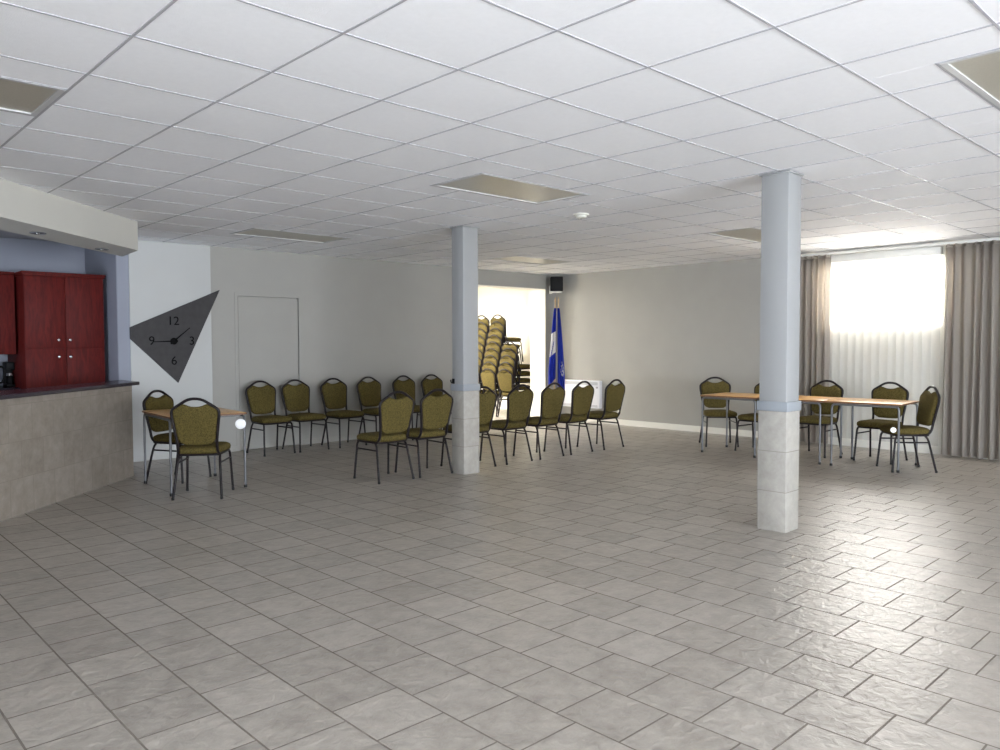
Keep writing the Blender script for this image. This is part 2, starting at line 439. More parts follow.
# store room beyond the opening
SX0, SX1, SY1 = 7.4, 11.55, 13.0
bm = box(B(), SX0, SX1, SY1, SY1 + 0.2, 0, H + 0.05)
struct('wall_store_back', bm, M['white'], smooth=False)
bm = box(B(), SX1, SX1 + 0.2, YL + WT, SY1 + 0.2, 0, H + 0.05); box(bm, XR + 0.3, SX1, YL + WT - 0.1, YL + WT, 0, H + 0.05)
struct('wall_store_right', bm, M['white'], smooth=False)
bm = box(B(), SX0 - 0.2, SX0, YL + WT, SY1 + 0.2, 0, H + 0.05)
struct('wall_store_left', bm, M['white'], smooth=False)
bm = box(B(), SX0, SX1, YL + WT, SY1, H + 0.001, H + 0.05)
struct('ceiling_store', bm, M['white'], smooth=False)
# bulkhead over the bar
bm = prism(B(), [(-0.3, 5.23), (2.80, 8.33), (2.87, 9.03), (-0.3, 5.86)], 2.372, H + 0.03)
struct('wall_bulkhead', bm, M['bulk'], smooth=False)
# skirting
bm = box(B(), XR - 0.012, XR + 0.002, -7.0, YL, 0, 0.095, bev=0.002)
struct('baseboard_right', bm, M['winwall'], smooth=False)
bm = box(B(), 4.150, DX0 - 0.045, YL - 0.010, YL + 0.002, 0, 0.07, bev=0.002); box(bm, DX1 + 0.045, OX0, YL - 0.010, YL + 0.002, 0, 0.07, bev=0.002)
box(bm, OX1, XR - 0.012, YL - 0.010, YL + 0.002, 0, 0.07, bev=0.002)
struct('baseboard_left', bm, M['wall'], smooth=False)

# ------------------------------------------------------------------ ceiling fittings
FL = ['unlit ceiling light fitting at far left of the ceiling, partly out of frame',
      'large unlit ceiling light fitting before the smaller column, middle of ceiling',
      'unlit ceiling light fitting over the row of chairs by the flush door',
      'faint unlit ceiling light fitting in front of the storage doorway',
      'unlit ceiling light fitting partly hidden behind the big column',
      'unlit ceiling light fitting at the top right corner of the picture']
for k, f in enumerate(FIX):
    cx, cy = (f[0] + f[1]) / 2, (f[2] + f[3]) / 2
    t = thing('ceiling_light', FL[k], 'ceiling light', (cx, cy, H), 0, 'unlit ceiling light fittings')
    w, d = (f[1] - f[0]) / 2 - 0.008, (f[3] - f[2]) / 2 - 0.008
    bm = B(); e = 0.028
    for x0, x1, y0, y1 in ((-w, w, -d, -d + e), (-w, w, d - e, d), (-w, -w + e, -d + e, d - e), (w - e, w, -d + e, d - e)):
        box(bm, x0, x1, y0, y1, -0.001, 0.02)
    obj('trim_frame', bm, M['trof'], t, smooth=False)
    bm = box(B(), -w + e, w - e, -d + e, d - e, 0.006, 0.014)
    obj('diffuser', bm, M['diff'], t, smooth=False)
t = thing('smoke_detector', 'small round ivory smoke detector on the ceiling beside a light fitting', 'smoke detector', (5.77, 4.94, H))
obj('base_ring', lathe(B(), [(0.075, 0.0), (0.075, -0.012), (0.068, -0.018)], seg=24), M['detector'], t)
obj('sensor_head', lathe(B(), [(0.055, -0.017), (0.052, -0.034), (0.035, -0.044), (0.012, -0.046)], seg=24), M['detector'], t)
obj('indicator', lathe(B(), [(0.012, -0.045), (0.010, -0.052)], seg=12), M['black'], t)
for k, (x, y) in enumerate(((1.734, 7.605), (2.489, 8.442))):
    t = thing('downlight', ('dark recessed downlight under the bulkhead, farther from its free end', 'dark recessed downlight under the bulkhead, nearest its free end')[k], 'downlight', (x, y, 2.372), 0, 'downlights under the bulkhead')
    bm = B(); tube(bm, [(0.058 * math.cos(a * PI / 12), 0.058 * math.sin(a * PI / 12), -0.003) for a in range(24)], 0.007, 6, closed=True)
    obj('ring', bm, M['steel'], t)
    obj('lens', lathe(B(), [(0.052, 0.0), (0.05, -0.003), (0.012, -0.005)], seg=20), M['black'], t)
    obj('bulb', lathe(B(), [(0.014, -0.004), (0.012, -0.010), (0.005, -0.013)], seg=12), M['chrome'], t)
t = thing('store_light', 'lit ceiling lamp inside the storage room behind the doorway', 'ceiling light', (8.5, 12.3, H + 0.001))
obj('lamp_housing', box(B(), -0.62, 0.62, -0.16, 0.16, -0.05, 0.0, 0.006), M['trof'], t)
obj('lamp_diffuser', box(B(), -0.58, 0.58, -0.13, 0.13, -0.062, -0.05), M['lamp'], t, smooth=False)

# ------------------------------------------------------------------ columns
def column(label, x0, y0, wx, wy, hook=False):
    t = thing('column', label, 'column', (x0 + wx / 2, y0 + wy / 2, 0), 0, 'square columns with tiled bases')
    a, b = wx / 2, wy / 2
    obj('tiled_base', box(B(), -a, a, -b, b, 0, 0.90, 0.004), M['coltile'], t)
    obj('band', box(B(), -a - 0.008, a + 0.008, -b - 0.008, b + 0.008, 0.90, 0.972, 0.004), M['band'], t)
    obj('shaft', box(B(), -a + 0.006, a - 0.006, -b + 0.006, b - 0.006, 0.97, H - 0.012, 0.004), M['colpaint'], t)
    obj('ceiling_collar', box(B(), -a - 0.008, a + 0.008, -b - 0.008, b + 0.008, H - 0.012, H - 0.002, 0.002), M['colpaint'], t)
    return t
column('large near square column on the right, in front of the tables', 5.423, 2.670, 0.215, 0.225)
column('farther square column between the chair rows, left of the storage doorway', 5.402, 6.266, 0.225, 0.20)
t = thing('wall_hook', 'small black hook on the left face of the farther column', 'hook', (5.408, 6.44, 1.0))
obj('plate', box(B(), -0.006, 0.0, -0.02, 0.02, -0.025, 0.03, 0.002), M['black'], t)
obj('prong', tube(B(), smooth_path([(-0.004, 0, -0.005), (-0.035, 0, -0.015), (-0.04, 0, 0.02)], 0.015), 0.006, 6), M['black'], t)

# ------------------------------------------------------------------ bar and kitchen
bar = thing('bar_counter', 'diagonal bar front clad in grey stone tile at the left edge', 'bar counter', (0, 0, 0))
obj('tiled_front', prism(B(), [(-0.29, 5.58), (2.83, 8.70), (2.83, 8.95), (-0.29, 5.83)], 0.0, 0.975), M['bartile'], bar, smooth=False)
obj('plinth', prism(B(), [(-0.29, 5.575), (2.833, 8.698), (2.833, 8.72), (-0.29, 5.597)], 0.0, 0.012), M['bartile'], bar, smooth=False)
ct = obj('bar_countertop', prism(B(), [(-0.29, 5.50), (2.875, 8.665), (2.91, 8.70), (2.91, 9.30), (-0.29, 6.10)], 0.976, 1.012), M['ctop'], smooth=False)
bv = ct.modifiers.new('edge', 'BEVEL'); bv.width = 0.006; bv.segments = 2
tag(ct, 'dark laminate countertop running along the top of the tiled bar', 'countertop')

pt = thing('pantry_cabinet', 'tall cherry red pantry cabinet with four round knobs behind the bar', 'cabinet', (2.56, 10.53, 0))
PW, PF = 0.42, -0.45
obj('carcass', box(B(), -PW, PW, PF + 0.022, 0.44, 0.0, 2.20, 0.003), M['cherry'], pt)
obj('cornice', box(box(B(), -PW - 0.012, PW + 0.012, PF - 0.012, 0.44, 2.20, 2.222, 0.004), -PW - 0.022, PW + 0.02, PF - 0.024, 0.44, 2.222, 2.245, 0.004), M['cherry'], pt)
def panel_door(x0, x1, z0, z1, parent, yf, kx, kz, knob=True):
    bm = box(B(), x0, x1, yf, yf + 0.02, z0, z1, 0.003)
    w = 0.055
    d = obj('door', bm, M['cherry'], parent)
    if knob:
        bm = lathe(B(), [(0.006, 0.0), (0.006, -0.012), (0.015, -0.016), (0.016, -0.024), (0.009, -0.03)], c=(kx, yf, kz), seg=14, axis='y')
        obj('knob', bm, M['chrome'], d)
for s in (-1, 1):
    x0, x1 = (-PW + 0.004, -0.002) if s < 0 else (0.002, PW - 0.004)
    panel_door(x0, x1, 1.372, 2.195, pt, PF, s * 0.06 - 0.02 + 0.0, 1.465)
    panel_door(x0, x1, 0.10, 1.366, pt, PF, s * 0.06 - 0.02, 1.268)
wc = thing('wall_cabinet', 'cherry red wall cupboard left of the tall pantry, cut by the frame', 'cabinet', (1.62, 10.69, 0))
obj('carcass', box(B(), -0.5, 0.495, -0.27, 0.28, 1.30, 2.22, 0.003), M['cherry'], wc)
obj('cornice', box(B(), -0.5, 0.495, -0.315, 0.28, 2.22, 2.25, 0.004), M['cherry'], wc)
panel_door(-0.5, 0.005, 1.302, 2.215, wc, -0.292, 0, 0, False); panel_door(0.009, 0.495, 1.302, 2.215, wc, -0.292, 0, 0, False)
bc = thing('base_cabinet', 'cherry base cupboard behind the bar carrying the kettle', 'cabinet', (1.53, 10.66, 0))
obj('carcass', box(B(), -0.6, 0.60, -0.28, 0.31, 0.0, 0.88, 0.003), M['cherry'], bc)
panel_door(-0.595, -0.002, 0.1, 0.87, bc, -0.302, -0.06, 0.8); panel_door(0.002, 0.595, 0.1, 0.87, bc, -0.302, 0.06, 0.8)
bw = obj('kitchen_worktop', box(B(), 0.93, 2.13, 10.34, KY - 0.004, 0.881, 0.915, 0.004), M['ctop'])
tag(bw, 'dark kitchen worktop under the wall cupboard at left edge', 'countertop')
k = thing('kettle', 'black kettle with a looped handle at the left edge behind the bar', 'kettle', (1.885, 10.55, 0.9155), math.radians(10))
obj('body', lathe(B(), [(0.075, 0.0), (0.085, 0.012), (0.08, 0.1), (0.062, 0.2), (0.05, 0.235)], seg=24), M['black'], k)
obj('lid', lathe(B(), [(0.05, 0.235), (0.046, 0.25), (0.014, 0.256), (0.014, 0.275), (0.006, 0.28)], seg=20), M['chrome'], k)
obj('handle', tube(B(), smooth_path([(0.05, 0, 0.225), (0.13, 0, 0.25), (0.15, 0, 0.15), (0.125, 0, 0.06), (0.076, 0, 0.05)], 0.04), 0.013, 8), M['black'], k)
obj('spout', tube(B(), [(-0.06, 0, 0.15), (-0.1, 0, 0.2), (-0.115, 0, 0.22)], [0.022, 0.016, 0.012], 8), M['black'], k)
k = thing('coffee_maker', 'dark coffee maker with a pale jug window beside the pantry', 'coffee maker', (2.10, 10.70, 0.9155))
obj('base', box(B(), -0.05, 0.035, -0.11, 0.1, 0, 0.03, 0.006), M['black'], k)
obj('tower', box(B(), -0.05, 0.035, 0.02, 0.1, 0.03, 0.26, 0.006), M['black'], k)
obj('hood', box(B(), -0.05, 0.035, -0.11, 0.1, 0.20, 0.29, 0.01), M['black'], k)
j = obj('jug', lathe(B(), [(0.032, 0.031), (0.036, 0.06), (0.035, 0.12), (0.028, 0.165)], c=(-0.008, -0.045, 0), seg=18), M['black'], k)
obj('jug_band', lathe(B(), [(0.036, 0.13), (0.033, 0.15), (0.031, 0.16)], c=(-0.008, -0.045, 0), seg=18), M['chrome'], j)

# ------------------------------------------------------------------ wall clock
YC = 9.712
ck = thing('wall_clock', 'large charcoal kite shaped wall clock on the white wall board', 'clock', (3.66, YC, 1.45))
def sq(pts): return [(a - 3.66, b - 1.45) for a, b in pts]
bm = prism(B(), sq([(4.255, 2.105), (3.155, 1.615), (3.155, 1.478), (3.71, 0.935)]), 0.0, 0.024, lambda a, b, c: (a, c, b))
cf = obj('clock_face', bm, M['clock'], ck, smooth=False)
for txt, x, z in (('12', 0.0, 0.245), ('3', 0.225, 0.0), ('6', 0.0, -0.245), ('9', -0.262, 0.0)):
    me = text_mesh(txt, 0.15, 0.003); me.transform(Matrix.Translation((x, -0.003, z)) @ Matrix.Rotation(PI / 2, 4, 'X')); me.materials.append(M['clockblk'])
    o = bpy.data.objects.new('numeral', me); COL.objects.link(o); o.parent = ck
def hand(name, ang, L, w):
    d = Vector((math.sin(ang), 0, math.cos(ang))); n = Vector((math.cos(ang), 0, -math.sin(ang)))
    P = [d * -0.05 + n * w, d * -0.05 - n * w, d * L - n * w * 0.4, d * L + n * w * 0.4]
    bm = B(); lo = [bm.verts.new(p + Vector((0, -0.008, 0))) for p in P]; hi = [bm.verts.new(p + Vector((0, -0.012, 0))) for p in P]
    bm.faces.new(lo); bm.faces.new(hi[::-1])
    for i in range(4): bm.faces.new((lo[i], lo[(i + 1) % 4], hi[(i + 1) % 4], hi[i]))
    obj(name, bm, M['clockblk'], ck, smooth=False)
hand('minute_hand', math.radians(268), 0.25, 0.010); hand('hour_hand', math.radians(50), 0.26, 0.010)
obj('hub', lathe(B(), [(0.042, 0.0), (0.042, -0.014), (0.03, -0.02)], seg=20, axis='y'), M['clockblk'], ck)

# ------------------------------------------------------------------ curtains, blind
def pleats(y0, y1, x, z0, z1, n, amp, seed, nz=10, flare=0.0):
    rnd = random.Random(seed); bm = B(); N = n * 10
    ph = [rnd.uniform(0.75, 1.25) for _ in range(n + 1)]
    rows = []
    for iz in range(nz + 1):
        tz = iz / nz; z = z0 + (z1 - z0) * tz
        row = []
        for i in range(N + 1):
            u = i / N; k = min(int(u * n), n - 1)
            a = amp * (ph[k] * (1 - (u * n - k)) + ph[k + 1] * (u * n - k)) * (1.0 + 0.35 * (1 - tz))
            yy = y0 + (y1 - y0) * u + 0.012 * math.sin(u * 17 + tz * 2.0 + seed)
            yy += flare * (1 - tz) ** 1.5 * (1 - u)
            row.append(bm.verts.new((x + a * math.cos(2 * PI * u * n) * (1 - 0.08 * math.sin(tz * 3 + k)), yy, z)))
        rows.append(row)
    for a, b in zip(rows, rows[1:]):
        for i in range(N): bm.faces.new((a[i], a[i + 1], b[i + 1], b[i]))
    r = bmesh.ops.solidify(bm, geom=bm.faces[:], thickness=0.003)
    return bm
def curtain(label, y0, y1, n, seed, zt, flare=0):
    ym = (y0 + y1) / 2
    t = thing('curtain', label, 'curtain', (10.53, ym, 0.02), 0, 'grey curtains at the window')
    obj('cloth', pleats(y0 - ym, y1 - ym, 0, 0.0, zt - 0.06, n, 0.032, seed, flare=flare), M['curtain'], t, ang=180)
    bm = B()
    bm2 = pleats(y0 - ym, y1 - ym, 0, zt - 0.06, zt - 0.02, n, 0.032, seed, 2)
    obj('heading_tape', bm2, M['curtain'], t, ang=180); bm.free()
curtain('grey pleated curtain left of the window, partly behind the big column', 4.60, 5.20, 7, 3, 2.605)
curtain('wide grey pleated curtain right of the window at the picture edge', 2.30, 3.19, 9, 5, 2.605)
t = thing('curtain_rail', 'slim white curtain rail fixed along the ceiling above the window', 'curtain rail', (10.53, 3.75, 2.60))
obj('track', box(B(), -0.02, 0.02, -1.5, 1.5, 0.0, 0.03, 0.004), M['rail'], t)
for y in (-1.4, -0.45, 0.5, 1.4): obj('bracket', box(B(), -0.008, 0.15, y - 0.012, y + 0.012, 0.03, 0.045, 0.002), M['rail'], t)
t = thing('vertical_blind', 'white vertical slat blind covering the bright window between grey curtains', 'blind', (10.61, 3.96, 0.11))
obj('headrail', box(B(), -0.03, 0.065, -0.72, 0.72, 2.385, 2.485, 0.004), M['rail'], t)
NS = 14; pw = 1.44 / NS
for i in range(NS):
    y = -0.72 + pw * (i + 0.5)
    bm = B(); cols = []
    for kz in (0.0, 2.386):
        row = []
        for q in range(7):
            u = q / 6 - 0.5
            row.append(bm.verts.new((0.010 * math.cos(u * PI) + u * 0.022, y + u * (pw + 0.012), kz)))
        cols.append(row)
    for q in range(6): bm.faces.new((cols[0][q], cols[0][q + 1], cols[1][q + 1], cols[1][q]))
    obj('slat', bm, M['sheer'], t, ang=180)

# ------------------------------------------------------------------ heater, speaker, flags
t = thing('convector_heater', 'white wall mounted convector heater behind the last chairs by the flags', 'heater', (XR, 9.12, 0))
obj('casing', box(B(), -0.085, -0.002, -0.47, 0.47, 0.26, 0.75, 0.012), M['heater'], t)
bm = B()
for kz in range(4): box(bm, -0.089, -0.084, -0.43, 0.43, 0.672 + kz * 0.014, 0.680 + kz * 0.014)
obj('outlet_grille', bm, M['heatgrille'], t, smooth=False)
bm = B()
for kz in range(3): box(bm, -0.088, -0.084, -0.43, 0.43, 0.28 + kz * 0.014, 0.287 + kz * 0.014)
obj('inlet_grille', bm, M['heatgrille'], t, smooth=False)
obj('control_dial', lathe(B(), [(0.018, -0.084), (0.018, -0.098), (0.012, -0.102)], c=(0, -0.42, 0.63), seg=16, axis='x'), M['heatgrille'], t)

t = thing('loudspeaker', 'small black loudspeaker high up in the corner above the flags', 'speaker', (10.46, 9.54, 2.35), math.radians(-45))
obj('cabinet', box(B(), -0.112, 0.112, -0.10, 0.10, 0.0, 0.262, 0.012), M['speaker'], t)
obj('front_grille', box(B(), -0.1, 0.1, -0.108, -0.1, 0.015, 0.247, 0.003), M['black'], t)
bk = obj('bracket', box(box(B(), -0.13, -0.075, -0.06, 0.14, -0.035, 0.0, 0.003), -0.13, -0.118, -0.06, 0.06, -0.035, 0.1, 0.003), M['rail'], t)
obj('wall_arm', tube(B(), [(0, 0.09, 0.12), (0.0, 0.33, 0.12)], 0.018, 8), M['rail'], t)
obj('tray', box(B(), -0.13, 0.10, -0.09, 0.09, -0.022, 0.0, 0.003), M['rail'], t)

def flag(label, px, py, lean, side, seed, pattern):
    t = thing('flag', label, 'flag', (px, py, 0), math.radians(-47), 'flags on poles in the corner')
    obj('pole_base', lathe(B(), [(0.038, 0.0), (0.038, 0.03), (0.03, 0.06), (0.02, 0.1), (0.016, 0.11)], seg=20), M['pole'], t)
    top = Vector((lean, 0, 2.14))
    obj('pole', tube(B(), [(0, 0, 0.08), top], 0.011, 8), M['pole'], t)
    obj('finial', lathe(B(), [(0.008, 2.14), (0.016, 2.16), (0.013, 2.19), (0.003, 2.24)], c=(lean, 0, 0), seg=10), M['pole'], t)
    rnd = random.Random(seed); NX, NZ = 24, 40; bm = B(); G = []
    z0, z1 = pattern['z0'], 2.04
    for iz in range(NZ + 1):
        tz = iz / NZ                       # 0 top, 1 bottom
        z = z1 + (z0 - z1) * tz
        w = 0.035 + pattern['w'] * min(1, tz * 1.25) ** 0.8
        xs = lean * (z / 2.14)
        row = []
        for ix in range(NX + 1):
            u = ix / NX
            x = xs + side * (u * w - 0.018) 
            y = -0.014 - 0.035 * (0.35 + 0.65 * tz) * (0.5 + 0.5 * math.sin(u * 2 * PI * 2.3 + seed + tz * 1.5))
            zz = z - 0.10 * (u - 0.4) * tz * pattern['sl']
            row.append(bm.verts.new((x, y, zz)))
        G.append(row)
    for iz in range(NZ):
        for ix in range(NX):
            f = bm.faces.new((G[iz][ix], G[iz][ix + 1], G[iz + 1][ix + 1], G[iz + 1][ix]))
            f.material_index = 1 if pattern['f'](ix / NX, iz / NZ) else 0
    bmesh.ops.solidify(bm, geom=bm.faces[:], thickness=0.0025)
    obj('cloth', bm, [M['blue'], M['flagwhite']], t, ang=180)
def pat_cross(u, v):
    if 0.32 < v < 0.62:
        return not (abs((u - 0.55) - (v - 0.52) * 2.2) < 0.06 and 0.44 < v) 
    return False
def pat_emblem(u, v):
    du, dv = (u - 0.62) / 0.24, (v - 0.73) / 0.085
    r = math.hypot(du, dv)
    return (0.72 < r < 1.0 and not (du < 0 and dv < 0)) or (r < 0.62 and abs(du - dv * 0.8) < 0.22) 
flag('blue and white flag hanging on the left pole in the corner', 10.275, 9.43, 0.02, -1, 1.0, dict(z0=0.72, w=0.095, sl=1.5, f=pat_cross))
flag('blue flag with a small white emblem on the right pole in the corner', 10.325, 9.365, -0.005, 1, 2.2, dict(z0=0.60, w=0.095, sl=1.2, f=pat_emblem))

# ------------------------------------------------------------------ chairs
def back_y(z): return 0.185 + 0.085 * max(0, (z - 0.44) / 0.48) ** 0.9
def back_half(z):
    """half width of the back frame at height z"""
    pts = [(0.44, 0.172), (0.52, 0.172), (0.66, 0.190), (0.76, 0.206), (0.80, 0.207), (0.826, 0.196), (0.885, 0.098), (0.91, 0.06)]
    for (a, p), (b, q) in zip(pts, pts[1:]):
        if z <= b: return p + (q - p) * (z - a) / (b - a)
    return pts[-1][1]
def make_chair():
    t = empty('banquet_chair')
    # seat cushion
    def ring(ins, z):
        out = []
        for k in range(40):
            a = 2 * PI * k / 40; c, s = math.cos(a), math.sin(a)
            n = 0.38
            x = math.copysign(abs(c) ** n, c); y = math.copysign(abs(s) ** n, s)
            wy = y * (0.215 - ins) - 0.012
            wx = x * ((0.205 + (0.02 if y < 0 else -0.012) * abs(y)) - ins)
            out.append((wx, wy, z))
        return out
    bm = layers(B(), [ring(0.02, 0.412), ring(0.004, 0.418), ring(0.0, 0.44), ring(0.006, 0.462), ring(0.03, 0.476), ring(0.09, 0.484), ring(0.16, 0.486)])
    obj('seat', bm, M['fabric'], t, ang=60)
    # back cushion
    out = []
    zs = [0.510, 0.525, 0.55, 0.60, 0.68, 0.74, 0.79, 0.812, 0.826, 0.85, 0.872]
    right = [(0.10, 0.498)] + [(back_half(z) - 0.012 - (0.03 if z < 0.515 else 0.012 if z < 0.53 else 0), z) for z in zs]
    topr = [(0.088, 0.868), (0.065, 0.857), (0.035, 0.849)]
    half = right + topr
    poly = [(0.0, 0.495)] + half + [(0.0, 0.847)] + [(-x, z) for x, z in half[::-1]]
    cx, cz = 0.0, 0.69
    def bring(s, d): return [(cx + (x - cx) * s, back_y(z) + d, cz + (z - cz) * s) for x, z in poly]
    bm = layers(B(), [bring(0.90, 0.020), bring(0.97, 0.017), bring(1.0, 0.008), bring(1.0, -0.008), bring(0.985, -0.022), bring(0.93, -0.034), bring(0.82, -0.040)])
    obj('backrest', bm, M['fabric'], t, ang=60)
    # back tube
    P = [(0.182, 0.06, 0.402), (0.176, 0.15, 0.404), (0.172, back_y(0.45) + 0.004, 0.45)]
    P += [(back_half(z), back_y(z) + 0.004, z) for z in (0.52, 0.60, 0.68, 0.76)]
    P += [(0.207, back_y(0.80), 0.80), (0.196, back_y(0.826), 0.826), (0.148, back_y(0.860), 0.860), (0.075, back_y(0.907), 0.907), (0.03, back_y(0.92), 0.920)]
    full = P + [(-x, y, z) for x, y, z in P[::-1]]
    obj('back_frame', tube(B(), smooth_path(full, 0.03, 3), 0.0135, 8), M['frame'], t, ang=60)
    # seat frame
    F = [(0.192, -0.185, 0.402), (0.18, 0.165, 0.402), (-0.18, 0.165, 0.402), (-0.192, -0.185, 0.402)]
    obj('seat_frame', tube(B(), smooth_path(F, 0.03, 3, True), 0.0115, 8, closed=True), M['frame'], t, ang=60)
    for s in (-1, 1):
        f0, f1 = Vector((s * 0.190, -0.165, 0.402)), Vector((s * 0.213, -0.222, 0.008))
        k = Vector((s * 0.196, -0.190, 0.375))
        lg = obj('leg', tube(B(), smooth_path([f0, k, f1], 0.03, 3), 0.0115, 8), M['frame'], t, ang=60)
        obj('foot_cap', lathe(B(), [(0.011, 0.0), (0.0132, 0.004), (0.0132, 0.022), (0.0115, 0.025)], c=(f1.x, f1.y, 0), seg=10), M['rubber'], lg)
        r0, r1 = Vector((s * 0.178, 0.12, 0.402)), Vector((s * 0.213, 0.232, 0.008))
        k2 = Vector((s * 0.184, 0.155, 0.36))
        lg = obj('leg', tube(B(), smooth_path([r0, k2, r1], 0.05, 3), 0.0115, 8), M['frame'], t, ang=60)
        obj('foot_cap', lathe(B(), [(0.011, 0.0), (0.0132, 0.004), (0.0132, 0.022), (0.0115, 0.025)], c=(r1.x, r1.y, 0), seg=10), M['rubber'], lg)
        zf = 0.325
        a = k.lerp(f1, (k.z - zf) / (k.z - f1.z)); b = k2.lerp(r1, (k2.z - zf) / (k2.z - r1.z))
        obj('stretcher', tube(B(), [a, b], 0.0085, 8), M['frame'], t, ang=60)
    return t
proto = make_chair(); used = [False]
def chair(x, y, d, label, group, z=0.0):
    o = proto if not used[0] else copy_tree(proto)
    used[0] = True
    o.location = (x, y, z); o.rotation_euler = (0, 0, math.atan2(d[0], -d[1]))
    return tag(o, label, 'chair', group)
G1 = 'olive chairs along the far wall'
R1 = ['olive banquet chair standing at the left end of the wall row, beside the flush door',
      'second olive chair from the left in the row along the far wall',
      'third olive chair from the left in the row along the far wall',
      'fourth olive chair along the far wall, left of the chair seen from behind',
      'fifth olive chair along the far wall, back rising behind two turned chairs',
      'olive chair at the column end of the row along the far wall']
for (x, dx), lb in zip(((4.715, 0.03), (5.215, 0.02), (5.81, 0.02), (6.40, 0.03), (7.03, 0.03), (7.57, 0.02)), R1):
    chair(x, 9.285, (dx, -1), lb, G1)
G2 = 'olive chairs turned towards the far wall'
R2 = [(4.65, (0.01, 1), 'olive chair seen from behind, leftmost of the row facing the far wall'),
      (5.175, (0.03, 1), 'olive chair seen from behind, just left of the farther column'),
      (5.82, (0.0, 1), 'olive chair half hidden by the right side of the farther column'),
      (6.42, (-0.02, 1), 'second olive chair right of the farther column, seen from behind'),
      (6.985, (-0.02, 1), 'third olive chair right of the farther column, below the storage opening'),
      (7.545, (-0.02, 1), 'olive chair seen from behind in front of the white heater'),
      (8.20, (-0.03, 1), 'olive chair at the right end of the row facing the far wall')]
for x, d, lb in R2: chair(x, 6.68, d, lb, G2)
G3 = 'olive chairs at the small table'
chair(3.11, 8.17, (0.48, -0.88), 'olive chair behind the small table, against the white wall board', G3)
chair(2.945, 7.14, (0.60, 0.80), 'olive chair in front of the small table, its back turned to us', G3)
G4 = 'olive chairs around the long table'
chair(9.525, 5.665, (-0.73, -0.68), 'olive chair at the far left end of the long orange table', G4)
chair(9.37, 4.98, (-1, 0.02), 'olive chair behind the long table, half hidden by the big column', G4)
chair(9.57, 4.31, (-1, 0.03), 'olive chair behind the long table, just right of the big column', G4)
chair(9.62, 3.56, (-1, 0.03), 'olive chair behind the right half of the long table, facing us', G4)
chair(9.13, 3.11, (-0.66, 0.75), 'olive chair seen from the side at the right end of the long table', G4)
ordn = ['first', 'second', 'third', 'fourth', 'fifth', 'sixth', 'seventh', 'eighth', 'ninth']
for sx, sy, n, nm, gp in ((10.42, 10.60, 5, 'short right', 'chairs of the short stack'), (10.42, 11.07, 9, 'tall middle', 'chairs of the tall middle stack'), (10.42, 11.54, 9, 'tall left', 'chairs of the tall left stack')):
    for i in range(n):
        fromtop = n - 1 - i
        if i == n - 1: lb = 'topmost olive chair of the %s stack in the storage room' % nm
        elif i == 0: lb = 'bottom olive chair of the %s stack in the storage room' % nm
        else: lb = '%s olive chair from the bottom of the %s stack in the storage room' % (ordn[i], nm)
        chair(sx + 0.034 * i, sy, (1, 0), lb, gp, z=0.131 * i)

# ------------------------------------------------------------------ tables
def make_table(L, D, inset=0.025, far=None):
    """long axis along local Y; bent tube frame, thin top"""
    t = empty('folding_table')
    top = obj('tabletop', box(B(), -D / 2, D / 2, -L / 2, L / 2, 0.722, 0.742, 0.004), M['tabletop'], t)
    bm = B(); e = 0.003
    for x0, x1, y0, y1 in ((-D / 2 - e, D / 2 + e, -L / 2 - e, -L / 2 + 0.001), (-D / 2 - e, D / 2 + e, L / 2 - 0.001, L / 2 + e),
                           (-D / 2 - e, -D / 2 + 0.001, -L / 2, L / 2), (D / 2 - 0.001, D / 2 + e, -L / 2, L / 2)):
        box(bm, x0, x1, y0, y1, 0.7235, 0.7385)
    obj('edge_band', bm, M['edge'], top, smooth=False)
    xx = D / 2 - 0.012
    Y = {-1: L / 2 - inset, 1: L / 2 - (inset if far is None else far)}
    bm = B()
    for s in (-1, 1): tube(bm, [(s * xx, -Y[-1] + 0.07, 0.708), (s * xx, Y[1] - 0.07, 0.708)], 0.012, 8)
    for s in (-1, 1): box(bm, -xx, xx, s * (Y[s] - 0.08) - 0.012, s * (Y[s] - 0.08) + 0.012, 0.698, 0.722)
    obj('under_frame', bm, M['steel'], t, ang=60)
    for sx in (-1, 1):
        for sy in (-1, 1):
            yy = Y[sy]
            P = smooth_path([(sx * xx, sy * (yy - 0.08), 0.708), (sx * xx, sy * yy, 0.708), (sx * xx, sy * yy, 0.01)], 0.055, 6)
            lg = obj('leg', tube(B(), P, 0.012, 10), M['steel'], t, ang=60)
            obj('foot_cap', lathe(B(), [(0.015, 0), (0.0165, 0.005), (0.0165, 0.025), (0.014, 0.028)], c=(sx * xx, sy * yy, 0), seg=12), M['rubber'], lg)
    return t
tl = make_table(0.83, 0.69, 0.02, 0.10)
def place_table(o, x, y, rz, label, group):
    o.location = (x, y, 0); o.rotation_euler = (0, 0, rz); tag(o, label, 'table', group)
    return o
rzR = math.atan(0.055)
def tr(y): return 9.175 - 0.055 * (y - 3.45)
t1 = place_table(tl, tr(3.505), 3.505, rzR, 'right section of the long orange table, nearest the side-on chair', 'orange topped tables in a row')
t2 = place_table(make_table(0.76, 0.69), tr(4.305), 4.305, rzR, 'middle section of the long orange table, crossed by the big column', 'orange topped tables in a row')
t3 = place_table(copy_tree(t2), tr(5.093), 5.093, rzR, 'left section of the long orange table, before the far left chair', 'orange topped tables in a row')
ts = place_table(make_table(0.90, 0.725), 3.079, 7.69, math.radians(-4), 'small orange topped table at left with two chairs', 'small tables')
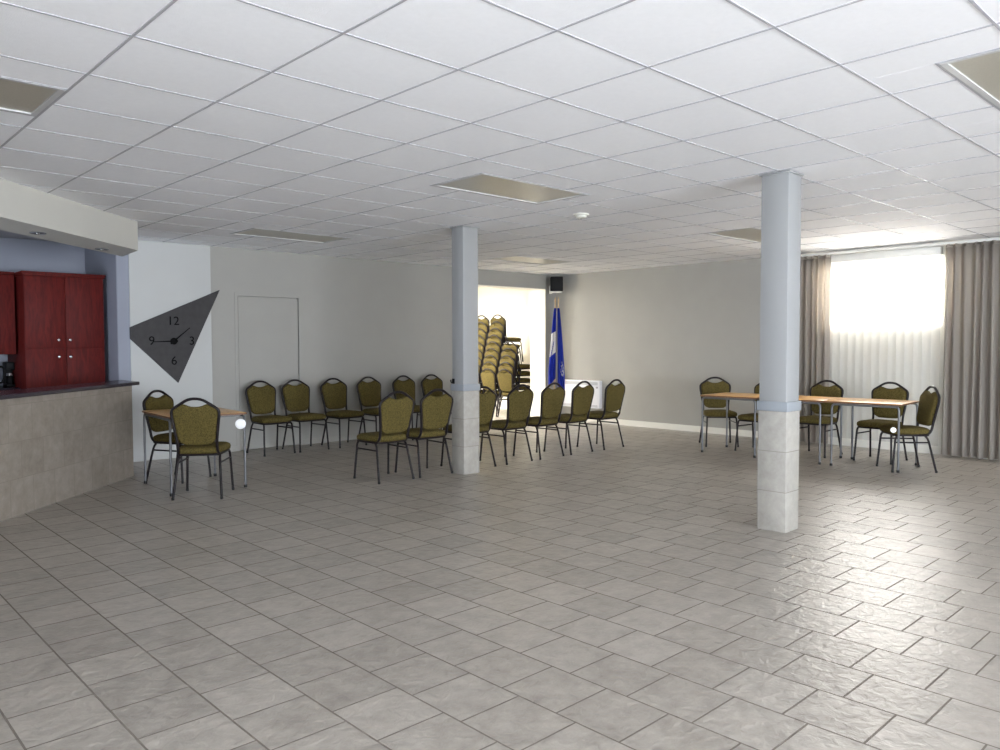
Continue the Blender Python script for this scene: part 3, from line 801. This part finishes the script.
def disc(t, cx, cy, z, r, wdir):
    """camera flash reflection modelled as a small white disc beside a leg"""
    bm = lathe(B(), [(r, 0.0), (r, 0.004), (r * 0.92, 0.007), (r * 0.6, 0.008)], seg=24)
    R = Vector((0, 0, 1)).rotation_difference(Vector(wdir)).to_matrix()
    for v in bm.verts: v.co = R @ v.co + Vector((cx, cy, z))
    o = obj('flash_glint', bm, M['glint'], t); o['label'] = 'round white flash glint, modelled as a disc on the leg'
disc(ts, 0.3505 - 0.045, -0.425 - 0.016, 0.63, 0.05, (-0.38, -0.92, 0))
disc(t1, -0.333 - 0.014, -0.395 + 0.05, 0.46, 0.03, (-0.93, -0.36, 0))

# ------------------------------------------------------------------ light
w = bpy.data.worlds.new('overcast daylight'); S.world = w; w.use_nodes = True
nt = w.node_tree; bg = nt.nodes['Background']
tc = nt.nodes.new('ShaderNodeTexCoord'); sp = nt.nodes.new('ShaderNodeSeparateXYZ'); nt.links.new(tc.outputs['Generated'], sp.inputs[0])
rp = nt.nodes.new('ShaderNodeValToRGB'); mr = nt.nodes.new('ShaderNodeMapRange'); mr.inputs['From Min'].default_value = -1; mr.inputs['From Max'].default_value = 1
nt.links.new(sp.outputs[0], mr.inputs['Value']); nt.links.new(mr.outputs[0], rp.inputs['Fac'])
rp.color_ramp.elements[0].color = (0.36, 0.40, 0.46, 1); rp.color_ramp.elements[1].color = (1.0, 0.985, 0.95, 1); rp.color_ramp.elements[0].position = 0.6; rp.color_ramp.elements[1].position = 0.85
nt.links.new(rp.outputs['Color'], bg.inputs['Color']); bg.inputs['Strength'].default_value = 8.5
def area(name, loc, rot, sx, sy, power, col):
    l = bpy.data.lights.new(name, 'AREA'); l.shape = 'RECTANGLE'; l.size = sx; l.size_y = sy; l.energy = power; l.color = col
    o = bpy.data.objects.new(name, l); COL.objects.link(o); o.location = loc; o.rotation_euler = rot
    return o
# daylight at the visible window, plus fill light at the added unseen openings
UP = math.radians(25)     # tilt that aims the added fill up at the ceiling
area('daylight_and_fill', (XR + 0.24, 3.98, 2.05), (0, PI / 2 - math.radians(32), 0), 0.86, 1.5, 95, (1.0, 0.97, 0.92))
area('daylight_and_fill', (-2.95, -1.0, 1.1), (0, -PI / 2 - math.radians(38), 0), 2.0, 4.2, 240, (0.86, 0.92, 1.0))  # added cool fill, tilted up at the ceiling
area('daylight_and_fill', (1.25, -7.45, 1.1), (-PI / 2 - UP, 0, PI), 6.4, 2.0, 1030, (0.86, 0.92, 1.0))  # added cool fill from behind the camera, aimed upward
area('daylight_and_fill', (-0.52, 8.4, 1.6), (0, -PI / 2, 0), 1.2, 2.4, 6, (0.84, 0.9, 1.0))  # weak added fill for the dark kitchen
area('store_lamp', (8.5, 12.3, H - 0.07), (0, 0, 0), 1.16, 0.26, 250, (1.0, 0.97, 0.91))

# ------------------------------------------------------------------ camera
yaw, pitch, roll, f, h = 0.7585, 0.0404, -0.0029, 774.97, 1.4071
fw = Vector((math.sin(yaw) * math.cos(pitch), math.cos(yaw) * math.cos(pitch), -math.sin(pitch)))
r0 = Vector((math.cos(yaw), -math.sin(yaw), 0)); u0 = r0.cross(fw)
r = r0 * math.cos(roll) + u0 * math.sin(roll); u = -r0 * math.sin(roll) + u0 * math.cos(roll)
cam = bpy.data.cameras.new('camera'); co = bpy.data.objects.new('camera', cam); COL.objects.link(co)
mt = Matrix(((r.x, u.x, -fw.x, 0), (r.y, u.y, -fw.y, 0), (r.z, u.z, -fw.z, h), (0, 0, 0, 1)))
co.matrix_world = mt
cam.sensor_width = 36.0; cam.lens = f / 1000 * 36.0; cam.clip_start = 0.05
S.camera = co
S.view_settings.view_transform = 'Standard'; S.view_settings.look = 'None'
S.view_settings.gamma = 1.0; S.view_settings.use_curve_mapping = False
S.view_settings.exposure = 0.43
try:
    S.cycles.use_denoising = True
    S.cycles.max_bounces = 10; S.cycles.diffuse_bounces = 6; S.cycles.transparent_max_bounces = 12
except Exception: pass
